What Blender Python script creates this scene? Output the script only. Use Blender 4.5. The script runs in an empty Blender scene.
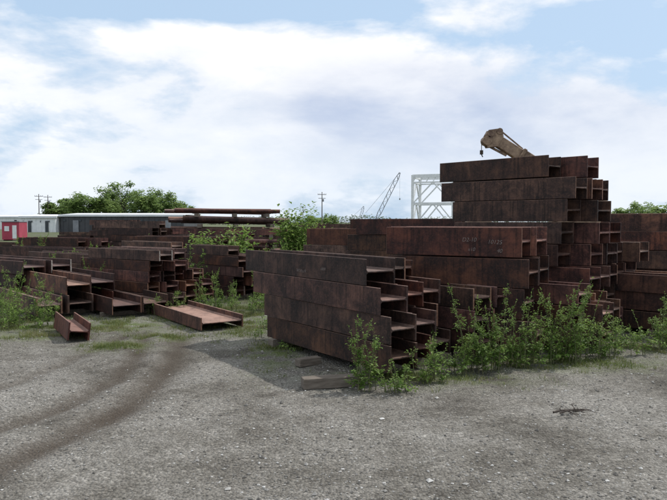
import bpy, math, random
from mathutils import Vector, Matrix, noise
R=random.Random(7)
scene=bpy.context.scene
scene.view_settings.view_transform='Standard'
try: scene.view_settings.look='None'
except Exception: pass
scene.view_settings.exposure=0
COL=scene.collection

# ---------------------------------------------------------------- helpers
class MB:
    def __init__(s): s.v=[]; s.f=[]; s.m=[]
    def add(s,vs,fs,mi=0):
        o=len(s.v); s.v+= [tuple(p) for p in vs]
        for f in fs: s.f.append(tuple(i+o for i in f)); s.m.append(mi)
    def box(s,c,size,rot=0.0,mi=0,M=None):
        hx,hy,hz=[a/2 for a in size]
        T=M if M is not None else Matrix.Translation(Vector(c))@Matrix.Rotation(rot,4,'Z')
        vs=[T@Vector((x*hx,y*hy,z*hz)) for z in(-1,1) for y in(-1,1) for x in(-1,1)]
        s.add(vs,[(0,2,3,1),(4,5,7,6),(0,1,5,4),(2,6,7,3),(0,4,6,2),(1,3,7,5)],mi)
    def bar(s,p0,p1,w,h,mi=0):
        p0=Vector(p0);p1=Vector(p1);d=p1-p0;L=d.length
        q=d.to_track_quat('X','Z').to_matrix().to_4x4()
        s.box(None,(L,w,h),M=Matrix.Translation((p0+p1)/2)@q,mi=mi)
    def tube(s,p0,p1,r0,r1=None,n=8,mi=0,cap=True):
        if r1 is None: r1=r0
        p0=Vector(p0);p1=Vector(p1);d=p1-p0
        q=d.to_track_quat('Z','Y')
        vs=[]
        for p,r in((p0,r0),(p1,r1)):
            for i in range(n):
                a=2*math.pi*i/n
                vs.append(p+q@Vector((r*math.cos(a),r*math.sin(a),0)))
        fs=[(i,(i+1)%n,n+(i+1)%n,n+i) for i in range(n)]
        if cap: fs+= [tuple(range(n-1,-1,-1)),tuple(range(n,2*n))]
        s.add(vs,fs,mi)
    def build(s,name,mats,parent=None,loc=(0,0,0),rot=0,smooth=False):
        me=bpy.data.meshes.new(name); me.from_pydata(s.v,[],s.f)
        if not isinstance(mats,(list,tuple)): mats=[mats]
        for m in mats: me.materials.append(m)
        me.polygons.foreach_set('material_index',s.m)
        if smooth: me.polygons.foreach_set('use_smooth',[True]*len(s.f))
        me.update()
        o=bpy.data.objects.new(name,me); COL.objects.link(o)
        o.location=loc; o.rotation_euler=(0,0,rot)
        if parent: o.parent=parent
        return o
def empty(name,loc=(0,0,0),rot=0):
    e=bpy.data.objects.new(name,None); COL.objects.link(e)
    e.location=loc; e.rotation_euler=(0,0,rot); e.empty_display_size=.2
    return e
def bevel(o,w=.004,seg=1):
    m=o.modifiers.new('bev','BEVEL'); m.width=w; m.segments=seg; m.limit_method='ANGLE'

# ---------------------------------------------------------------- node helpers
def newmat(name):
    m=bpy.data.materials.new(name); m.use_nodes=True
    nt=m.node_tree; b=nt.nodes['Principled BSDF']
    return m,nt,b
def N(nt,t,**k):
    n=nt.nodes.new(t)
    for a,v in k.items(): setattr(n,a,v)
    return n
def L(nt,a,b): nt.links.new(a,b)
def noise_n(nt,vec,scale,detail=5,rough=.6,dist=0):
    n=N(nt,'ShaderNodeTexNoise'); n.inputs['Scale'].default_value=scale
    n.inputs['Detail'].default_value=detail; n.inputs['Roughness'].default_value=rough
    n.inputs['Distortion'].default_value=dist
    if vec is not None: L(nt,vec,n.inputs['Vector'])
    return n.outputs['Fac']
def ramp(nt,fac,stops):
    r=N(nt,'ShaderNodeValToRGB'); e=r.color_ramp.elements
    while len(e)<len(stops): e.new(.5)
    for i,(p,c) in enumerate(stops):
        e[i].position=p; e[i].color=(*c,1) if len(c)==3 else c
    L(nt,fac,r.inputs['Fac']); return r.outputs['Color']
def mixc(nt,fac,a,b,mode='MIX'):
    m=N(nt,'ShaderNodeMix',data_type='RGBA',blend_type=mode)
    for s,v in((0,fac),(6,a),(7,b)):
        if hasattr(v,'links'): L(nt,v,m.inputs[s])
        elif isinstance(v,(int,float)): m.inputs[s].default_value=v
        else: m.inputs[s].default_value=(*v,1)
    return m.outputs[2]
def mth(nt,op,a,b=0.0,clamp=False):
    m=N(nt,'ShaderNodeMath',operation=op); m.use_clamp=clamp
    for i,v in enumerate((a,b)):
        if hasattr(v,'links'): L(nt,v,m.inputs[i])
        else: m.inputs[i].default_value=v
    return m.outputs[0]
def bump(nt,b,h,strength=.4,dist=.02):
    n=N(nt,'ShaderNodeBump'); n.inputs['Strength'].default_value=strength
    n.inputs['Distance'].default_value=dist
    L(nt,h,n.inputs['Height']); L(nt,n.outputs[0],b.inputs['Normal'])
def pos(nt): return N(nt,'ShaderNodeNewGeometry').outputs['Position']
def mapv(nt,vec,sc):
    m=N(nt,'ShaderNodeMapping'); m.inputs['Scale'].default_value=sc; L(nt,vec,m.inputs['Vector']); return m.outputs[0]

# ---------------------------------------------------------------- materials
def rust_mat(name,dark,mid,orange,dust):
    m,nt,b=newmat(name)
    tc=N(nt,'ShaderNodeTexCoord').outputs['Object']
    oi=N(nt,'ShaderNodeObjectInfo')
    off=N(nt,'ShaderNodeVectorMath',operation='ADD'); L(nt,tc,off.inputs[0])
    cm=N(nt,'ShaderNodeCombineXYZ'); r10=mth(nt,'MULTIPLY',oi.outputs['Random'],37.0)
    for i in range(3): L(nt,r10,cm.inputs[i])
    L(nt,cm.outputs[0],off.inputs[1]); v=off.outputs[0]
    n1=noise_n(nt,v,2.6,6,.72,.4)
    col=ramp(nt,n1,[(.38,dark),(.50,mid),(.66,orange)])
    # run-down streaks, dark and orange
    st=noise_n(nt,mapv(nt,v,(20,20,1.1)),1.0,3,.65)
    col=mixc(nt,ramp(nt,st,[(.50,(0,0,0)),(.66,(.7,.7,.7))]),col,tuple(c*.45 for c in dark))
    col=mixc(nt,ramp(nt,st,[(.30,(.45,.45,.45)),(.42,(0,0,0))]),col,tuple(c*.8 for c in orange))
    fine=noise_n(nt,v,38,4,.75)
    col=mixc(nt,ramp(nt,fine,[(.52,(0,0,0)),(.72,(.55,.55,.55))]),col,orange)
    col=mixc(nt,ramp(nt,fine,[(.28,(.7,.7,.7)),(.42,(0,0,0))]),col,tuple(c*.5 for c in dark))
    g=N(nt,'ShaderNodeNewGeometry'); sx=N(nt,'ShaderNodeSeparateXYZ'); L(nt,g.outputs['True Normal'],sx.inputs[0])
    up=mth(nt,'GREATER_THAN',sx.outputs[2],.7)
    dm=mth(nt,'MULTIPLY',up,ramp(nt,mth(nt,'ADD',mth(nt,'MULTIPLY',n1,.6),mth(nt,'MULTIPLY',fine,.4)),[(.38,(.35,.35,.35)),(.58,(1,1,1))]))
    col=mixc(nt,dm,col,dust)
    val=mth(nt,'ADD',mth(nt,'MULTIPLY',mth(nt,'POWER',oi.outputs['Random'],1.8),.95),.62)
    hs=N(nt,'ShaderNodeHueSaturation'); L(nt,col,hs.inputs['Color']); L(nt,val,hs.inputs['Value'])
    rr=mth(nt,'FRACT',mth(nt,'MULTIPLY',oi.outputs['Random'],7.3))
    L(nt,mth(nt,'ADD',mth(nt,'MULTIPLY',rr,.026),.490),hs.inputs['Hue'])
    L(nt,mth(nt,'ADD',mth(nt,'MULTIPLY',mth(nt,'FRACT',mth(nt,'MULTIPLY',oi.outputs['Random'],13.7)),.30),.72),hs.inputs['Saturation'])
    L(nt,hs.outputs[0],b.inputs['Base Color'])
    b.inputs['Roughness'].default_value=.68
    b.inputs['Specular IOR Level'].default_value=.3
    bump(nt,b,fine,.6,.006)
    return m
RUST=rust_mat('rusted_steel',(.020,.010,.0095),(.055,.022,.017),(.150,.056,.032),(.24,.130,.100))
RUST2=rust_mat('rusted_steel_bright',(.045,.017,.013),(.085,.030,.021),(.17,.063,.036),(.23,.125,.092))
def simple(name,c1,c2,scale=4,rough=.8,bs=.3,stretch=(1,1,1),bd=.01):
    m,nt,b=newmat(name); p=N(nt,'ShaderNodeTexCoord').outputs['Object']
    v=mapv(nt,p,stretch); n=noise_n(nt,v,scale,4,.65)
    L(nt,ramp(nt,n,[(.3,c1),(.7,c2)]),b.inputs['Base Color']); b.inputs['Roughness'].default_value=rough
    if bs>.15: bump(nt,b,noise_n(nt,v,scale*5,3,.6),bs,bd)
    return m
WOOD=simple('weathered_timber',(.08,.065,.05),(.20,.17,.14),6,.9,.5,(1,8,8))
WHITE=simple('white_paint',(.60,.62,.64),(.78,.80,.80),2,.6,.1)
ENDW=simple('end_paint_pale',(.16,.13,.11),(.50,.47,.43),30,.8,.1)
ENDO=simple('fresh_rust_edge',(.12,.055,.035),(.28,.15,.095),30,.8,.1)
CHALK=simple('paint_marker',(.08,.055,.05),(.30,.27,.25),70,.9,.1)
DARKWALL=simple('dark_metal_siding',(.035,.037,.042),(.06,.062,.07),.6,.6,.1)
ROOFM=simple('light_metal_roof',(.55,.57,.6),(.7,.72,.75),.5,.6,.1)
REDM=simple('red_painted_wall',(.30,.03,.055),(.40,.05,.09),1,.6,.1)
GLASS=simple('dark_glass',(.02,.025,.03),(.04,.05,.06),1,.15,.0)
POLE=simple('utility_pole_wood',(.07,.055,.045),(.13,.11,.09),2,.9,.3)
BOOM=simple('worn_crane_paint',(.06,.030,.020),(.34,.24,.16),3.6,.7,.2)
RUBBER=simple('tyre_rubber',(.015,.015,.015),(.03,.03,.03),5,.9,.1)
GREYST=simple('grey_crane_paint',(.16,.17,.19),(.24,.25,.27),1,.6,.1)
BARK=simple('bark',(.05,.038,.028),(.11,.085,.06),5,.95,.6,(1,1,.3))
TWIG=simple('dead_wood',(.03,.022,.018),(.07,.055,.045),20,.95,.3)
def leafmat(name,a,b2,c,sc=1.0,tl=.4):
    m,nt,b=newmat(name); g=N(nt,'ShaderNodeNewGeometry')
    n=noise_n(nt,g.outputs['Position'],sc,2,.6)
    f=mth(nt,'ADD',mth(nt,'MULTIPLY',n,.7),mth(nt,'MULTIPLY',g.outputs['Random Per Island'],.4))
    L(nt,ramp(nt,f,[(.3,a),(.55,b2),(.8,c)]),b.inputs['Base Color'])
    b.inputs['Roughness'].default_value=.55; b.inputs['Specular IOR Level'].default_value=.3
    tr=N(nt,'ShaderNodeBsdfTranslucent'); L(nt,ramp(nt,f,[(.3,b2),(.8,tuple(x*1.25 for x in c))]),tr.inputs['Color'])
    mx=N(nt,'ShaderNodeMixShader'); mx.inputs[0].default_value=tl
    out=nt.nodes['Material Output']
    L(nt,b.outputs[0],mx.inputs[1]); L(nt,tr.outputs[0],mx.inputs[2]); L(nt,mx.outputs[0],out.inputs['Surface'])
    return m
WEED=leafmat('weed_leaf',(.055,.105,.02),(.13,.225,.045),(.25,.34,.09),3)
GRASS=leafmat('grass_blade',(.06,.10,.02),(.12,.16,.04),(.22,.21,.09),1.5)
TREEL=leafmat('tree_leaf',(.08,.14,.045),(.15,.23,.07),(.24,.32,.11),.12,.5)
FARL=leafmat('distant_leaf_hazed',(.10,.14,.09),(.13,.18,.11),(.17,.22,.14),.05)  # leaf greens lightened, distance haze painted into the colour
STEM=simple('weed_stem',(.08,.11,.04),(.14,.13,.06),20,.8,.1)

# ---------------------------------------------------------------- ground
tracks=[[(-2.25,9.6),(-2.05,8.4),(-1.9,7.2),(-1.9,6.2),(-2.1,5.2),(-2.4,4.2),(-2.9,3.0)],
        [(-3.1,9.8),(-3.25,8.8),(-3.3,7.8),(-3.4,6.8),(-3.7,5.6),(-4.2,4.4)],
        [(-2.9,9.8),(-2.5,8.2),(-2.35,7.0),(-2.5,6.0),(-2.9,5.0),(-3.5,4.0)]]
greens=[(0.9,7.0,1.0,.35),(2.6,7.7,1.4,.4),(4.4,8.7,1.3,.5),(-.75,8.4,.35,1.0),(-3.6,10.6,1.6,.7),(-5.6,10.6,1.8,1.2),
        (-2.2,12.3,1.5,1.5),(-1.4,10.8,.5,1.5),(6.5,9.5,1.6,.9),(-4.5,9.5,.8,.3),(-2.5,9.6,.5,.3),(-3.0,8.9,.5,.35)]
def segd(px,py,a,b):
    dx=b[0]-a[0];dy=b[1]-a[1];t=max(0,min(1,((px-a[0])*dx+(py-a[1])*dy)/(dx*dx+dy*dy)))
    return math.hypot(px-a[0]-t*dx,py-a[1]-t*dy)
def trackv(x,y):
    if not(-6<x<0 and 2<y<11): return 0.0
    best=0
    for i,tr in enumerate(tracks):
        d=min(segd(x,y,tr[k],tr[k+1]) for k in range(len(tr)-1))
        w=(.19,.13,.15)[i]; s=(1,.6,.9)[i]
        d+=.06*noise.noise(Vector((x*3,y*3,1)))
        best=max(best,s*math.exp(-(d/w)**2)*(.9+.3*noise.noise(Vector((x*1.3,y*1.3,7)))))
    return best
def greenv(x,y):
    g=0
    for cx,cy,rx,ry in greens:
        q=((x-cx)/rx)**2+((y-cy)/ry)**2
        if q<6: g=max(g,math.exp(-q))
    return g
def gz(x,y):
    z=.022*noise.noise(Vector((x*.7,y*.7,0)))+.014*noise.noise(Vector((x*2.6,y*2.6,3)))
    if abs(x)<9 and y<14:
        z+=.007*noise.noise(Vector((x*9,y*9,5)))
    z-=.05*trackv(x,y)
    if y>60 or abs(x)>60: z*=.3
    return z
def axis(lo,hi,step,ext,start):
    a=[];x=lo
    while x<=hi: a.append(x); x+=step
    s=step;x=a[-1]
    while x<ext: s*=1.22; x+=s; a.append(x)
    s=step;x=lo;pre=[]
    while x>start: s*=1.22; x-=s; pre.append(x)
    return pre[::-1]+a
xs=axis(-5.5,5.5,.055,2500,-2500); ys=axis(2.2,11,.055,3000,-60)
nx=len(xs);vs=[];tv=[];gv=[]
for y in ys:
    for x in xs:
        vs.append((x,y,gz(x,y))); tv.append(trackv(x,y)); gv.append(greenv(x,y))
fs=[(j*nx+i,j*nx+i+1,(j+1)*nx+i+1,(j+1)*nx+i) for j in range(len(ys)-1) for i in range(nx-1)]
me=bpy.data.meshes.new('ground'); me.from_pydata(vs,[],fs)
for nm,dat in(('track',tv),('green',gv)):
    at=me.attributes.new(nm,'FLOAT','POINT'); at.data.foreach_set('value',dat)
me.polygons.foreach_set('use_smooth',[True]*len(fs))
ground=bpy.data.objects.new('ground',me); COL.objects.link(ground)
m,nt,b=newmat('gravel_dirt'); p=pos(nt)
big=noise_n(nt,p,.55,4,.6,.5); med=noise_n(nt,p,3.2,5,.7); fine=noise_n(nt,p,45,3,.75)
vor=N(nt,'ShaderNodeTexVoronoi'); vor.inputs['Scale'].default_value=46; L(nt,p,vor.inputs['Vector'])
base=ramp(nt,mth(nt,'ADD',mth(nt,'MULTIPLY',big,.65),mth(nt,'MULTIPLY',med,.35)),[(.37,(.085,.077,.066)),(.47,(.180,.169,.150)),(.60,(.265,.253,.232))])
sc=N(nt,'ShaderNodeSeparateColor'); L(nt,vor.outputs['Color'],sc.inputs[0])
base=mixc(nt,.6,base,ramp(nt,sc.outputs[0],[(0,(.42,.41,.40)),(.5,(.95,.95,.94)),(.92,(1.25,1.25,1.25)),(1,(2.0,2.0,2.0))]),'MULTIPLY')
base=mixc(nt,.8,base,ramp(nt,fine,[(.3,(.48,.475,.465)),(.7,(1.42,1.42,1.42))]),'MULTIPLY')
ta=N(nt,'ShaderNodeAttribute',attribute_name='track'); ga=N(nt,'ShaderNodeAttribute',attribute_name='green')
base=mixc(nt,mth(nt,'MULTIPLY',ta.outputs['Fac'],.85),base,(.066,.051,.038))
gm=mth(nt,'MULTIPLY',ga.outputs['Fac'],ramp(nt,med,[(.40,(0,0,0)),(.56,(1,1,1))]))
base=mixc(nt,gm,base,(.105,.135,.045))
sx=N(nt,'ShaderNodeSeparateXYZ'); L(nt,p,sx.inputs[0])
far=mth(nt,'MULTIPLY',mth(nt,'SUBTRACT',sx.outputs[1],11.0),.08,True)
fm=mth(nt,'MULTIPLY',mth(nt,'MINIMUM',far,.85),ramp(nt,big,[(.36,(.2,.2,.2)),(.52,(1,1,1))]))
base=mixc(nt,fm,base,(.085,.11,.042))
L(nt,base,b.inputs['Base Color']); b.inputs['Roughness'].default_value=.95; b.inputs['Specular IOR Level'].default_value=.15
hgt=mth(nt,'ADD',mth(nt,'MULTIPLY',vor.outputs['Distance'],-1.2),fine)
bump(nt,b,hgt,1.0,.016)
me.materials.append(m)

m,nt,b=newmat('stone'); g=N(nt,'ShaderNodeNewGeometry')
L(nt,ramp(nt,g.outputs['Random Per Island'],[(0,(.07,.066,.06)),(.5,(.18,.172,.158)),(.85,(.30,.292,.275)),(1,(.50,.495,.475))]),b.inputs['Base Color'])
b.inputs['Roughness'].default_value=.9; STONE=m
g=MB()
oct_=[Vector(v) for v in((1,0,0),(-1,0,0),(0,1,0),(0,-1,0),(0,0,1),(0,0,-1))]
for i in range(32000):
    y=3.0+9*R.random()**1.7; x=(R.random()-.5)*(y*1.15+.6)
    if noise.noise(Vector((x*1.1,y*1.1,9)))+R.random()*.7<.1: continue
    if trackv(x,y)>.4 and R.random()<.8: continue
    s=.0035+.011*R.random()**4 + (.014 if R.random()<.008 else 0)
    z=gz(x,y); q=Matrix.Rotation(R.random()*6.3,3,'Z')
    vv=[q@Vector((o.x*s*R.uniform(.7,1.5),o.y*s*R.uniform(.7,1.3),o.z*s*R.uniform(.4,.8)))+Vector((x,y,z+s*.25)) for o in oct_]
    g.add(vv,[(0,2,4),(2,1,4),(1,3,4),(3,0,4),(2,0,5),(1,2,5),(3,1,5),(0,3,5)])
g.build('gravel',STONE)

# ---------------------------------------------------------------- beams
R=random.Random(21)
def hbeam(parent,u0,u1,v0,w,z0,h,mat=RUST,bev=True,tf=.022,tw=.016,yaw=0,roll=0,name='beam',endm=None):
    """H section lying with vertical flanges; local x along the beam"""
    y0=-w/2;y1=w/2;a=tf;t=tw/2;k=.018
    prof=[(y0,0),(y0+a,0),(y0+a,h/2-t-k),(y0+a+k,h/2-t),(y1-a-k,h/2-t),(y1-a,h/2-t-k),(y1-a,0),(y1,0),
          (y1,h),(y1-a,h),(y1-a,h/2+t+k),(y1-a-k,h/2+t),(y0+a+k,h/2+t),(y0+a,h/2+t+k),(y0+a,h),(y0,h)]
    n=len(prof); Ln=u1-u0
    b=MB(); vs=[]
    skew=R.uniform(-.012,.012); sag=[R.uniform(-.003,.003) for _ in range(4)]
    S=4
    for i in range(S+1):
        x=-Ln/2+Ln*i/S
        e=skew if i in(0,S) else 0
        vs+=[(x+e*(p[0]/w*2),p[0]+(sag[i%4] if 0<i<S else 0),p[1]) for p in prof]
    for s_ in range(S):
        o=s_*n
        b.f+=[(o+(i+1)%n,o+i,o+n+i,o+n+(i+1)%n) for i in range(n)]; b.m+=[0]*n
    b.v=[tuple(p) for p in vs]
    for o,flip in((0,False),(S*n,True)):
        for qi,q in enumerate(((0,1,2,13,14,15),(5,6,7,8,9,10),(2,3,12,13),(3,4,11,12),(4,5,10,11))):
            f=list(q)
            b.f.append(tuple((i+o) for i in (f[::-1] if flip else f))); b.m.append(1 if(endm and qi<2) else 0)
    o=b.build(name,[mat,endm or mat],parent,((u0+u1)/2,-(v0+w/2),z0),0)
    o.rotation_euler=(roll,0,yaw)
    if bev: bevel(o,.003,1)
    return o
def timber(parent,x,v0,v1,z,s=.11,name='timber_block'):
    b=MB(); b.box((0,0,0),(s*1.2,v1-v0,s)); o=b.build(name,WOOD,parent,(x,-(v0+v1)/2,z+s/2),R.uniform(-.05,.05)); bevel(o,.006,2)
def stack(P,u,cols,h,Ln,w=.42,z0=.10,ju=.12,jl=.25,bev=True,overrides={},mat=None,gap=.006,name='steel_beam_stack'):
    ang=math.atan2(u[1],u[0]); e=empty(name,(P[0],P[1],0),ang)
    v=0
    for ci,nl in enumerate(cols):
        z=z0
        for li in range(nl):
            a,bb=overrides.get((ci,li),(R.uniform(-ju,ju),Ln+R.uniform(-jl,jl)))
            hh=h*R.uniform(.95,1.0)
            mt=mat or (RUST2 if R.random()<.10 else RUST)
            wb=w*R.uniform(.88,.98)
            q=R.random(); em=ENDW if q<.07 else ENDO if q<.40 else None
            hbeam(e,a,bb,v+R.uniform(0,w-wb),wb,z,hh,mt,bev,tf=R.choice((.018,.024,.03)) if w>.3 else .014,yaw=R.uniform(-.015,.015),endm=em)
            z+=h+gap
        v+=w+.015
    for x in(.35,Ln-.4): timber(e,x,-.02,v+.02,z0-.11 if z0>=.1 else 0,min(.11,z0))
    return e,v

hA=.298
A,_=stack((.50,6.80),(-.57,.82),[4,3,3],.292,2.75,w=.43,z0=.115,overrides={(0,0):(-.12,2.55),(0,1):(-.10,2.6),(0,2):(.04,2.9),(0,3):(.26,3.15),(1,0):(.15,2.7),(1,1):(.05,2.8),(1,2):(.30,2.9),(2,0):(.3,2.4),(2,1):(.5,2.4),(2,2):(.42,2.3)})
hbeam(A,.6,3.0,.47,.38,.115+3*hA,.26,RUST,yaw=.02,endm=ENDO)
hbeam(A,.95,2.6,.93,.34,.115+3*hA,.20,RUST,yaw=.05)
B,_=stack((2.36,8.0),(-.85,.53),[4,4],.38,2.0,w=.5,z0=.10,overrides={(0,3):(.05,1.92),(0,2):(-.05,1.9),(0,1):(.0,1.8),(0,0):(-.15,1.9),(1,3):(-.02,2.1),(1,2):(-.05,1.9)},mat=RUST)
stack((1.75,7.75),(-.62,.78),[3,3],.27,1.0,w=.36,z0=.08,overrides={(0,2):(.1,1.0)},mat=RUST)
stack((3.15,8.15),(-.72,.69),[3,2,2],.27,1.3,w=.40,z0=.08,ju=.15)
ovC={(0,7):(.40,2.32),(0,6):(.0,2.28),(0,5):(.10,2.05),(0,4):(.2,2.0),(0,3):(.25,1.95),(0,2):(-.2,2.1),(0,1):(-.3,2.1),(0,0):(-.35,2.1),(1,7):(.05,1.6),(1,6):(-.02,2.3),(2,6):(.1,2.2)}
C,_=stack((3.36,9.05),(-.70,.71),[8,8,7,4,4],.316,2.15,w=.45,z0=.10,ju=.2,overrides=ovC)
stack((5.0,9.35),(-.70,.71),[3,3,2],.27,1.5,w=.45,z0=.09,ju=.25)
stack((7.6,11.3),(-.85,.53),[5,5,4],.35,2.7,w=.45,z0=.10)
stack((6.9,9.9),(-.7,.71),[2,2,1],.28,1.6,w=.45,z0=.09)
stack((2.3,12.4),(-.85,.53),[5,5,4],.33,2.4,w=.45,z0=.10)
stack((.9,13.6),(-.85,.53),[4,4,3],.36,1.7,w=.45,z0=.10)
stack((3.0,11.6),(-.7,.71),[4,3],.35,1.6,w=.45,z0=.10)
# left group
stack((-3.55,12.6),(-.80,.60),[5,4,5,3],.21,2.3,w=.34,z0=.08,ju=.3)
stack((-2.1,13.9),(-.72,.69),[5,4,4,3],.215,2.1,w=.36,z0=.08,ju=.3)
stack((-3.95,11.3),(-.62,.78),[1,1],.30,2.0,w=.55,z0=.08,ju=.2)
stack((-5.25,11.2),(-.66,.75),[1,2,2],.32,2.4,w=.5,z0=.08,ju=.2)
stack((-6.3,12.9),(-.8,.6),[3,3,2],.28,2.6,w=.5,z0=.08,ju=.3)
stack((-5.6,14.6),(-.8,.6),[4,3,4],.22,2.4,w=.42,z0=.08,ju=.3)
stack((-3.9,15.8),(-.75,.66),[5,4,3],.22,2.4,w=.42,z0=.08,ju=.3)
k=empty('steel_beam',(-2.05,9.95,0),math.atan2(1.95,-1.33)); hbeam(k,0,2.3,0,.72,.02,.2,RUST,tf=.025,endm=ENDO)
l=empty('steel_beam',(-3.75,9.05,0),math.atan2(.83,-.5)); hbeam(l,0,1.3,0,.30,.015,.26,RUST2,roll=.12)
l=empty('steel_beam',(-5.9,10.6,0),math.atan2(.3,-.9)); hbeam(l,0,2.3,0,.35,.01,.2,RUST)
field=[]
for i in range(46):
    for _ in range(40):
        d=17+30*R.random()**1.2; px=R.uniform(-30,690); x=(px-333)/648*d
        if px<78 and d>23: continue
        if all(math.hypot(x-a,(d-c))>3.3 for a,c in field) and not(-6.2<x<-.8 and 18.5<d<25) and not (x>4 and 21<d<29): break
    else: continue
    field.append((x,d))
    mx=1.0+.6*R.random() if d<24 else R.uniform(1.1,1.7)
    if 90<px<160 and d>19: mx=1.85
    if px<95: mx=1.05
    h=R.uniform(.20,.32); n=max(2,int((mx-.1)/(h+.006)))
    aa=math.radians(R.uniform(130,165))
    stack((x+1,d),(math.cos(aa),math.sin(aa)),[n,n-R.choice((0,1)),max(1,n-R.choice((0,1,2)))],h,R.uniform(2.3,3.4),w=R.uniform(.34,.5),z0=.1,ju=.4,jl=.4,bev=False)
for x,d in((-13.5,27),(-17.5,31),(-10.5,30),(-20,36),(-9.4,24.5)):
    stack((x,d),(-.9,.4),[3,3] if d<35 else [4,4],.24 if x<-10 else .33,3.5,w=.45,z0=.1,ju=.4,bev=False)

def mark(parent,txt,x,v,z,s,nm='paint_marking'):
    c=bpy.data.curves.new(nm,'FONT'); c.body=txt; c.size=s; c.extrude=.0006; c.offset=-.0010; c.shear=.2
    o=bpy.data.objects.new(nm,c); COL.objects.link(o); c.materials.append(CHALK)
    o.parent=parent; o.location=(x,-v+.012,z); o.rotation_euler=(math.pi/2,R.uniform(-.06,.06),math.pi)
zb=.10+3*.386
mark(B,'D2-10',.80,-.02,zb+.19,.075); mark(B,'10125',.46,-.02,zb+.17,.075); mark(B,'x10',.72,-.02,zb+.07,.065); mark(B,'40',.34,-.02,zb+.06,.07)
mark(A,'W14 x 9',1.65,-.02,.115+3*hA+.07,.06); mark(A,'6009',1.1,-.02,.115+3*hA+.12,.05)

t=MB(); t.box((0,0,0),(.66,.15,.11)); o=t.build('timber_block',WOOD,None,(.0,6.66,.058+gz(.02,6.72)),.24); bevel(o,.008,2)
t=MB(); t.box((0,0,0),(.3,.12,.09)); o=t.build('timber_block',WOOD,None,(-.30,7.62,.05),.6); bevel(o,.008,2)

# ---------------------------------------------------------------- pipe rack
rk=empty('steel_pipe_rack',(-3.35,21.5,0),math.radians(10))
for li in range(6):
    z=.30+li*.335
    b=MB()
    for xx in(-1.2,.1,1.2): b.box((xx+R.uniform(-.15,.15),0,z-.06),(.12,2.3,.11))
    b.build('cross_timber',WOOD,rk)
    for j in range(6):
        y=-1.0+j*.4; dz=R.uniform(.0,.10)
        x0=-1.7+R.uniform(-.5,.5); x1=1.5+R.uniform(-.6,.45)
        if R.random()<.35:
            o=hbeam(rk,x0,x1,-y-.1,.2,z,.17,RUST,False,tf=.012,tw=.01); o.rotation_euler[1]=R.uniform(-.01,.04)
            continue
        b=MB(); r=.055+R.random()*.045
        b.tube((x0,y,z+r+dz),(x1,y,z+r),r,n=12,cap=False)
        b.tube((x1,y,z+r),(x0,y,z+r+dz),r*.86,n=12,cap=False)
        b.build('pipe',RUST,rk,smooth=True)

# ---------------------------------------------------------------- vegetation
R=random.Random(5)
def leaf(b,p,az,pitch,ln,wd,mi=0,fold=.25):
    d=Vector((math.cos(az)*math.cos(pitch),math.sin(az)*math.cos(pitch),math.sin(pitch)))
    s=Vector((-math.sin(az),math.cos(az),0)); up=d.cross(s)*-1
    m_=p+d*ln*.45
    b.add([p,m_+s*wd/2-up*wd*fold,p+d*ln,m_-s*wd/2-up*wd*fold],[(0,1,2),(0,2,3)],mi)
def stalk(b,x,y,h,dens=200,ls=.047,spread=.095,z0=None):
    z=gz(x,y) if z0 is None else z0
    lx,ly=R.uniform(-.22,.22)*h,R.uniform(-.22,.22)*h
    def at(t): return Vector((x+lx*t*t,y+ly*t*t,z+h*t))
    for i in range(4): b.tube(at(i/4),at((i+1)/4),.006*(1-i*.2),.006*(1-(i+1)*.2),4,1,False)
    nb=int(h*12)+1
    for k in range(nb):
        t=R.uniform(.06,.94); a=R.random()*6.28; r=spread*R.uniform(.5,1.3)*(1.15-t*.85)
        p0=at(t); p1=p0+Vector((math.cos(a)*r,math.sin(a)*r,r*R.uniform(.4,1.3)))
        b.tube(p0,p1,.0025,.001,3,1,False)
        for q in range(int(dens*h/nb)):
            f=R.uniform(.15,1.05); s=ls*R.uniform(.45,1.25)*(1.15-.6*t)
            leaf(b,p0.lerp(p1,f)+Vector((R.gauss(0,.014),R.gauss(0,.014),R.gauss(0,.014))),a+R.uniform(-1.6,1.6),R.uniform(-.7,.6),s,s*R.uniform(.4,.7))
    for q in range(int(24*h)+8):
        t=R.uniform(.72,1.03); s=ls*.55*R.uniform(.6,1.1); leaf(b,at(t),R.random()*6.28,R.uniform(0,1.2),s,s*.5)
def weeds(cx,cy,rx,ry,n,h0,h1,**k):
    b=MB()
    for i in range(n):
        a=R.random()*6.28; r=math.sqrt(R.random())
        h=h0+(h1-h0)*R.random()**1.6
        stalk(b,cx+rx*r*math.cos(a),cy+ry*r*math.sin(a),h,**k)
    b.build('weed_clump',[WEED,STEM])
weeds(.33,6.50,.13,.10,10,.4,.84)
weeds(.66,6.40,.18,.08,8,.10,.34)
weeds(.98,6.85,.18,.12,9,.2,.50)
weeds(1.30,7.15,.22,.15,10,.2,.55)
weeds(1.72,7.35,.26,.16,20,.4,1.08)
weeds(2.2,7.55,.26,.18,17,.3,.95)
weeds(2.75,7.75,.28,.18,20,.35,1.05)
weeds(3.25,8.0,.28,.18,15,.25,.85)
weeds(3.7,8.25,.3,.2,12,.2,.65)
weeds(4.2,8.6,.5,.25,14,.2,.6)
weeds(5.0,9.0,.5,.3,20,.3,.95)
weeds(4.55,8.55,.3,.2,10,.3,.85)
weeds(-4.9,10.3,.5,.4,24,.3,.95)
weeds(-5.7,10.9,.5,.4,26,.4,1.05)
weeds(-2.2,12.2,.45,.4,24,.3,.8)
weeds(-3.2,11.9,.5,.3,14,.2,.5)
weeds(-1.35,12.0,.25,.5,16,.35,.9)
weeds(-1.05,9.9,.15,.9,12,.12,.35)
weeds(-.62,8.6,.2,.6,9,.08,.2)
weeds(-3.1,16.5,.7,.4,18,.8,1.35,ls=.08,dens=110)
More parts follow.
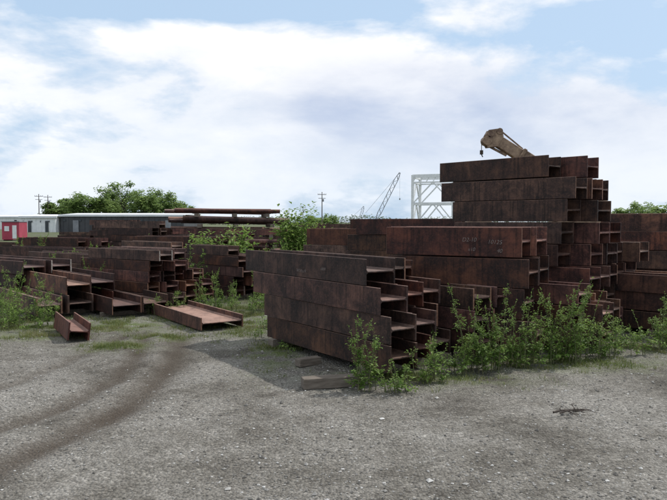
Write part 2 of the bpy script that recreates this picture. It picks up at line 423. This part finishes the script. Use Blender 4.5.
weeds(-1.6,15.2,.5,.5,18,.7,1.25,ls=.08,dens=110)
weeds(-4.9,13.6,.4,.4,14,.4,.95,ls=.07,dens=120)
weeds(-6.4,15.5,.5,.5,16,.7,1.1,ls=.08,dens=110)
for i in range(20):
    d=R.uniform(14,30); x=R.uniform(-.5,.45)*d
    weeds(x,d,.7,.5,14,.4,1.3,ls=.085,dens=90)
def bush(name,cx,cy,h,w,n,ls,mat=WEED,zc=0):
    b=MB()
    for i in range(9):
        a=R.random()*6.28; e=Vector((cx+w*.6*math.cos(a)*R.random(),cy+w*.6*math.sin(a)*R.random(),zc+h*R.uniform(.6,.95)))
        b.tube((cx+R.uniform(-.08,.08)*w,cy,zc),e,.02*h/2,.006,5,1,False)
        for j in range(n//9):
            t=R.uniform(.25,1.08); c=Vector((cx,cy,zc)).lerp(e,t)+Vector((R.gauss(0,w*.15),R.gauss(0,w*.15),R.gauss(0,h*.07)))
            s=ls*R.uniform(.6,1.3); leaf(b,c,R.random()*6.28,R.uniform(-.7,.7),s,s*.55)
    return b.build(name,[mat,STEM])
bush('shrub',-.95,16.2,2.0,.9,2400,.12)
bush('shrub',-.55,17.2,1.5,.8,1200,.12)
bush('shrub',-2.6,18.2,1.55,.9,1000,.13)
bush('shrub',-3.5,17.6,1.4,.8,900,.13)
bush('shrub',4.4,18,1.3,.8,600,.12)
def tree(name,x,y,h,w,nl,ls,mat=TREEL,clumps=34):
    b=MB(); top=Vector((x+R.uniform(-.05,.05)*w,y,h*.55)); b.tube((x,y,-.1),top,h*.028,h*.014,8,1)
    cl=[]
    for i in range(clumps):
        a=R.random()*6.28; u=R.uniform(-1,1); rr=R.random()**.45
        c=Vector((x+w*.5*rr*math.cos(a)*math.sqrt(1-u*u*.8),y+w*.5*rr*math.sin(a)*math.sqrt(1-u*u*.8),h*.55+u*rr*h*.37))
        cl.append((c,R.uniform(.10,.21)*w))
        st=Vector((x,y,h*R.uniform(.2,.5)))
        b.tube(st,c,h*.009,h*.003,5,1,False)
    for c,r in cl:
        for j in range(nl//clumps):
            v=Vector((R.gauss(0,1),R.gauss(0,1),R.gauss(0,1))).normalized()*r*R.random()**.35*R.uniform(.8,1.15); v.z*=.75
            s=ls*R.uniform(.6,1.4); leaf(b,c+v,R.random()*6.28,R.uniform(-.9,.6),s,s*.7,0,.2)
    return b.build(name,[mat,BARK])
for px,ty,w in((58,199,9),(70,194,9),(84,189,10),(100,186,11),(124,179,13),(144,190,10),(160,184,13),(176,197,10),(188,204,8),(112,192,10)):
    d=215+R.uniform(-12,18); x=(px-333.5)/648*d; h=1.7+(222-ty)*d/648
    tree('tree',x,d,h,w,3200,.8)
for px,ty in((628,203),(643,200),(660,202),(678,199),(612,206)):
    d=110+R.uniform(-6,6); x=(px-333.5)/648*d; tree('tree',x,d,1.7+(222-ty)*d/648,5.2,1500,.45)
for px,ty in((312,214),(330,213),(322,217),(470,213)):
    d=180+R.uniform(-6,6); x=(px-333.5)/648*d; tree('tree',x,d,1.7+(222-ty)*d/648,5,900,.5)
b=MB()
for i in range(520):
    x=-420+i*1.65+R.uniform(-1,1); y=420+R.uniform(-12,12)
    h=4.6+2.4*noise.noise(Vector((x*.03,0,0)))+R.uniform(-.6,.8)
    b.tube((x,y,-.2),(x,y,h*.6),.2,.1,4,1,False)
    for j in range(34):
        v=Vector((R.gauss(0,1.3),R.gauss(0,1.3),h*R.uniform(.1,1.0)))
        s=1.3*R.uniform(.6,1.3); leaf(b,Vector((x,y,0))+v,R.random()*6.28,R.uniform(-.9,.6),s,s*.7)
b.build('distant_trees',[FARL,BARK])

b=MB()
def blade(x,y,h):
    a=R.random()*6.28; z=gz(x,y)-.003; w=R.uniform(.0015,.0035); lx=math.cos(a)*h*R.uniform(.2,1.0); ly=math.sin(a)*h*R.uniform(.2,1.0)
    sx_,sy_=-math.sin(a)*w,math.cos(a)*w
    b.add([(x-sx_,y-sy_,z),(x+sx_,y+sy_,z),(x+lx*.4+sx_*.7,y+ly*.4+sy_*.7,z+h*.6),(x+lx*.4-sx_*.7,y+ly*.4-sy_*.7,z+h*.6),(x+lx,y+ly,z+h*.9)],[(0,1,2,3),(3,2,4)])
for cx,cy,rx,ry in greens:
    for i in range(int(1100*rx*ry)+80):
        x=R.gauss(cx,rx*.5); y=R.gauss(cy,ry*.5)
        if noise.noise(Vector((x*2,y*2,4)))<-.05: continue
        hh=R.uniform(.015,.075)
        for j in range(R.randint(5,9)): blade(x+R.gauss(0,.03),y+R.gauss(0,.03),hh*R.uniform(.6,1.2))
for i in range(5000):
    y=R.uniform(12,45); x=R.uniform(-.6,.6)*y
    for j in range(3): blade(x+R.gauss(0,.05),y+R.gauss(0,.05),R.uniform(.08,.25))
b.build('grass',GRASS)

b=MB()
def twig(p,d,ln,r,k):
    q=p
    for i in range(4):
        n_=q+d*ln/4; n_.z=max(gz(n_.x,n_.y)+r,n_.z); b.tube(q,n_,r*(1-i*.15),r*(1-(i+1)*.15),5,0,False); q=n_
        d=(d+Vector((R.gauss(0,.25),R.gauss(0,.25),R.gauss(-.03,.10)))).normalized()
        if k>0: twig(q,(d+Vector((R.gauss(0,.7),R.gauss(0,.7),R.gauss(0,.15)))).normalized(),ln*.55,r*.6,k-1)
twig(Vector((1.93,5.62,.03)),Vector((.85,.35,.08)).normalized(),.32,.010,2)
twig(Vector((1.98,5.60,.03)),Vector((.7,.1,.16)).normalized(),.2,.008,2)
b.build('fallen_branch',TWIG)

# ---------------------------------------------------------------- background structures
def warehouse(name,x0,x1,y,dep,h,wall,roofrise=.6,doors=3,fh=.5,dh=2.2):
    e=empty(name,((x0+x1)/2,y,0)); W=x1-x0
    b=MB(); b.box((0,dep/2,h/2),(W,dep,h)); 
    n=int(W/.9)
    for i in range(n): b.box((-W/2+(i+.5)*W/n,-.03,h/2),(.10,.06,h-.02))
    b.build('walls',wall,e)
    b=MB(); b.box((0,-.2,h+fh/2-.1),(W+.6,.25,fh))
    b.add([(-W/2-.3,-.07,h+fh-.12),(W/2+.3,-.07,h+fh-.12),(W/2+.3,dep/2,h+fh+roofrise),(-W/2-.3,dep/2,h+fh+roofrise),(W/2+.3,dep+.3,h+.1),(-W/2-.3,dep+.3,h+.1)],
          [(0,1,2,3),(3,2,4,5),(0,3,5),(1,4,2)])
    b.build('roof',ROOFM,e)
    b=MB()
    for i in range(doors):
        b.box((-W/2+(i+.5)*W/doors,-.10,dh/2),(W/doors*.18,.10,dh))
    b.build('door',GREYST if wall is DARKWALL else GLASS,e)
    b=MB()
    for i in range(doors*2): b.box((-W/2+(i+.27)*W/doors/2,-.08,h*.72),(W*.02,.09,h*.12))
    b.build('window',GLASS,e)
    return e
warehouse('warehouse',-46.3,-25.4,110,16,2.75,DARKWALL,.25,4,.32,2.0)
warehouse('office_building',-52.5,-46.7,109,12,2.5,WHITE,.25,2,.3,1.9)
warehouse('warehouse',-92,-66,150,14,2.8,WHITE,.3,3,.3,2.0)
e=empty('red_site_cabin',(-29.5,60,0),.1)
b=MB(); b.box((0,0,.9),(1.5,2.0,1.6)); b.build('walls',REDM,e)
b=MB(); b.box((0,0,1.74),(1.6,2.2,.08)); b.build('roof',GREYST,e)
b=MB(); b.box((-.32,-1.02,1.1),(.4,.05,.45)); b.box((.35,-1.02,.8),(.36,.05,1.2)); b.build('door_and_window',WHITE,e)
b=MB()
for xx in(-.6,.6): b.box((xx,0,.05),(.15,1.8,.1))
b.build('skids',RUBBER,e)
def pole(px,ty,d):
    x=(px-333.5)/648*d; h=1.7+(222-ty)*d/648
    e=empty('utility_pole',(x,d,0),.3); b=MB()
    b.tube((0,0,0),(0,0,h),.17,.10,8); b.box((0,0,h-.7),(2.4,.12,.14)); b.box((0,0,h-1.7),(2.0,.1,.12))
    b.build('post',POLE,e); b=MB()
    for xx in(-1.1,-.6,.6,1.1): b.tube((xx,0,h-.62),(xx,0,h-.35),.06,.04,6)
    b.tube((.35,0,h-2.6),(.35,0,h-1.9),.2,n=8); b.build('insulator',GREYST,e)
for a in((39.5,194,200),(48.5,195,205),(322,192,175),(303,206,260),(460,196,190)): pole(*a)

e=empty('steel_frame_tower',(14.2,90,0),math.radians(-20)); b=MB()
W=2.75;D=2.3;H=8.1
cs=[(-W,-D),(W,-D),(W,D),(-W,D)]
for x,y in cs: b.box((x,y,H/2),(.36,.36,H))
for z,t_ in((H-.15,.45),(H-1.0,.18),(H*.52,.3),(.9,.3)):
    for i in range(4):
        p,q=cs[i],cs[(i+1)%4]; b.bar((p[0],p[1],z),(q[0],q[1],z),.26,t_)
for i in range(4):
    p,q=cs[i],cs[(i+1)%4]
    m_=((p[0]+q[0])/2,(p[1]+q[1])/2)
    b.bar((p[0],p[1],H*.52),(m_[0],m_[1],H-1),.16,.16); b.bar((q[0],q[1],H*.52),(m_[0],m_[1],H-1),.16,.16)
    b.bar((p[0],p[1],.9),(m_[0],m_[1],H*.52),.16,.16); b.bar((q[0],q[1],.9),(m_[0],m_[1],H*.52),.16,.16)
for i in range(7): b.bar((-W+i*W/3,-D-.01,H-1),(-W+(i+.5)*W/3 if i<6 else W,-D-.01,H-.2),.12,.12)
b.build('frame',WHITE,e)
b=MB()
for y in(-D,D): b.box((W+2.2,y,2.2),(.3,.3,4.4))
for y in(-D,D):
    b.bar((W+.2,y,4.3),(W+2.2,y,4.3),.25,.3); b.bar((W+.2,y,.6),(W+2.2,y,4.1),.16,.16)
b.bar((W+2.2,-D,4.3),(W+2.2,D,4.3),.25,.3)
b.build('side_frame',WHITE,e)

def lattice_crane(base,tip,w,name='lattice_boom_crane'):
    e=empty(name); b=MB(); base=Vector(base); tip=Vector(tip); d=tip-base; n=14
    s=Vector((0,1,0)); up=d.normalized().cross(s)
    def c(t,i,j):
        k=w/2*(min(1,t*5+.3) if t<.5 else min(1,(1-t)*5+.3)); return base+d*t+s*k*i+up*k*j
    for i in(-1,1):
        for j in(-1,1):
            for k in range(n): b.bar(c(k/n,i,j),c((k+1)/n,i,j),w*.12,w*.12)
    for k in range(n):
        sgn=1 if k%2 else -1
        for i in(-1,1): b.bar(c(k/n,i,sgn),c((k+1)/n,i,-sgn),w*.07,w*.07)
        for j in(-1,1): b.bar(c(k/n,sgn,j),c((k+1)/n,-sgn,j),w*.07,w*.07)
    b.build('boom',GREYST,e)
    b=MB(); b.tube(tip,(tip.x,tip.y,tip.z*.55),.02,n=5); b.box((tip.x,tip.y,tip.z*.55-.2),(.25,.2,.4))
    b.tube(tip,(base.x-3*w,base.y,base.z+1.6),.03,n=5); b.build('cables',GREYST,e)
    b=MB(); b.box((base.x-w*1.5,base.y,1.5),(w*4,2.6,1.4)); b.box((base.x-w*.2,base.y-1.2,1.7),(w*1.2,.9,1.5)); b.build('cab_house',GREYST,e)
    b=MB()
    for yy in(-1.5,1.5):
        b.box((base.x-w*1.2,base.y+yy,.45),(w*3.6,.6,.7)); 
        for xx in(-3,.6): b.tube((base.x+xx*w,base.y+yy-.3,.45),(base.x+xx*w,base.y+yy+.3,.45),.35,n=12)
    b.build('crawler_tracks',RUBBER,e)
lattice_crane((9.8,150,2.2),(15.3,150,13.1),.8)
lattice_crane((7.2,185,1.6),(8.6,185,6.2),.6)

e=empty('truck_crane'); b=MB()
base=Vector((9.9,25,2.55)); tip=Vector((6.05,25,4.95)); d=tip-base
for a0,a1,w_ in((0,.4,.58),(.36,.72,.50),(.68,.96,.43)): b.bar(base+d*a0,base+d*a1,w_*.8,w_)
for t0,w_ in((.4,.62),(.72,.54)): b.bar(base+d*(t0-.03),base+d*t0,w_,w_)
o=b.build('boom',BOOM,e); bevel(o,.02,1)
b=MB(); dn=d.normalized(); upv=Vector((0,1,0)).cross(dn)
if upv.z<0: upv=-upv
Q=base+d*.92
outl=(-upv*.20,upv*.22,upv*.44+dn*.20,upv*.36+dn*.36,upv*.14+dn*.62,-upv*.26+dn*.60,-upv*.44+dn*.3)
for yy in(-.16,.16):
    for s_,od in((1,tuple(range(7))),(1.2,tuple(range(6,-1,-1)))):
        b.add([Q+Vector((0,yy*s_,0))+a for a in outl],[od])
for o_,r in((dn*.45-upv*.22,.18),(dn*.48+upv*.05,.13),(dn*.24+upv*.32,.12)):
    P=Q+o_; b.tube(P+Vector((0,-.22,0)),P+Vector((0,.22,0)),r,n=14)
b.bar(Q+upv*.26-dn*.9,Q+upv*.40+dn*.2,.05,.05)
b.bar(Q-upv*.28-dn*.5,Q-upv*.34+dn*.3,.10,.08)
b.build('boom_head',BOOM,e)
b=MB(); P=Q+dn*.45-upv*.24+Vector((-.17,0,0)); b.tube(P,P-Vector((0,0,.35)),.015,n=5)
b.box(P-Vector((0,0,.42)),(.11,.1,.16)); b.tube(P-Vector((0,0,.5)),P-Vector((-.05,0,.6)),.02,n=6); b.build('hook_block',TWIG,e)
b=MB(); b.box((7.8,25,.95),(6.0,2.2,.3)); b.box((9.4,25,1.8),(1.7,1.6,1.4)); b.box((5.4,25,1.2),(.9,2.1,1.1)); b.bar((8.4,25,1.1),base+d*.33,.16,.16)
o=b.build('chassis',BOOM,e); bevel(o,.04,2)
b=MB()
for xx in(5.6,6.8,9.2,10.4):
    for yy in(-1.05,1.05): b.tube((xx,25+yy-.16,.5),(xx,25+yy+.16,.5),.5,n=20)
b.build('wheels',RUBBER,e)
b=MB(); b.box((5.4,23.93,1.45),(.6,.04,.4)); b.build('window',GLASS,e)

# ---------------------------------------------------------------- sky
EL=54; AZ=60
w=bpy.data.worlds.new('World'); scene.world=w; w.use_nodes=True; nt=w.node_tree
bg=nt.nodes['Background']; bg.inputs['Strength'].default_value=.1
sky=N(nt,'ShaderNodeTexSky',sky_type='NISHITA'); sky.sun_disc=False
sky.sun_elevation=math.radians(EL); sky.sun_rotation=math.radians(AZ); sky.dust_density=2.5
dirv=N(nt,'ShaderNodeTexCoord').outputs['Generated']
sx=N(nt,'ShaderNodeSeparateXYZ'); L(nt,dirv,sx.inputs[0])
zz=mth(nt,'ADD',mth(nt,'MAXIMUM',sx.outputs[2],0.0),.55)
cx=N(nt,'ShaderNodeCombineXYZ'); L(nt,mth(nt,'DIVIDE',sx.outputs[0],zz),cx.inputs[0]); L(nt,mth(nt,'DIVIDE',sx.outputs[1],zz),cx.inputs[1])
L(nt,mth(nt,'MULTIPLY',sx.outputs[2],2.6),cx.inputs[2])
pv=cx.outputs[0]
yy_=mth(nt,'MAXIMUM',sx.outputs[1],.05)
X=mth(nt,'DIVIDE',sx.outputs[0],yy_); Z=mth(nt,'DIVIDE',sx.outputs[2],yy_)
def blob(x,z,rx,rz,amp):
    a=mth(nt,'MULTIPLY',mth(nt,'SUBTRACT',X,x),1/rx); c=mth(nt,'MULTIPLY',mth(nt,'SUBTRACT',Z,z),1/rz)
    q=mth(nt,'ADD',mth(nt,'MULTIPLY',a,a),mth(nt,'MULTIPLY',c,c))
    return mth(nt,'DIVIDE',amp,mth(nt,'ADD',1.0,mth(nt,'MULTIPLY',q,q)))
nn=noise_n(nt,pv,2.4,7,.57,.15)
cov=nn
for a in((-.30,.345,.22,.038,-.19),(-.02,.335,.12,.03,-.14),(.13,.27,.10,.035,-.09),(.38,.30,.12,.04,-.08),(.50,.22,.06,.05,-.08),(-.1,.22,.5,.06,.08),(-.15,.1,.3,.06,.08),(.2,.13,.3,.07,.15),(.22,.31,.07,.03,.10),(-.48,.12,.10,.05,-.06)):
    cov=mth(nt,'ADD',cov,blob(*a))
mask=ramp(nt,cov,[(.41,(0,0,0)),(.53,(1,1,1))])
gr=mth(nt,'ADD',blob(.07,.180,.14,.060,1.25),blob(.24,.13,.17,.05,.8))
gr=mth(nt,'ADD',gr,blob(.44,.15,.12,.05,.6),True)
gr=mth(nt,'MULTIPLY',gr,ramp(nt,nn,[(.42,(1,1,1)),(.66,(.35,.35,.35))]))
cloud=mixc(nt,ramp(nt,nn,[(.38,(0,0,0)),(.56,(1,1,1))]),(8.3,8.9,9.8),(10.9,10.9,11.0))
cloud=mixc(nt,gr,cloud,(5.0,5.9,7.9))
hz=mth(nt,'SUBTRACT',1.0,mth(nt,'MULTIPLY',sx.outputs[2],4.5),True)
cloud=mixc(nt,mth(nt,'MULTIPLY',hz,.75),cloud,(7.9,8.8,9.9))
clear=mixc(nt,.75,sky.outputs[0],(5.8,7.8,10.2))
c=mixc(nt,mask,clear,cloud)
L(nt,c,bg.inputs['Color'])

sd=bpy.data.lights.new('sun','SUN'); sd.energy=3.2; sd.angle=math.radians(1); sd.color=(1,.96,.90)
so=bpy.data.objects.new('sun',sd); COL.objects.link(so)
el=math.radians(EL);az=math.radians(AZ)
D=Vector((math.sin(az)*math.cos(el),math.cos(az)*math.cos(el),math.sin(el)))
so.rotation_euler=D.to_track_quat('Z','Y').to_euler(); so.location=D*30

cam=bpy.data.cameras.new('camera'); cam.lens=34.97; cam.sensor_width=36; cam.clip_end=6000; cam.clip_start=.05
co=bpy.data.objects.new('camera',cam); COL.objects.link(co); co.location=(0,0,1.7)
co.rotation_euler=(math.radians(90-2.47),0,0); scene.camera=co
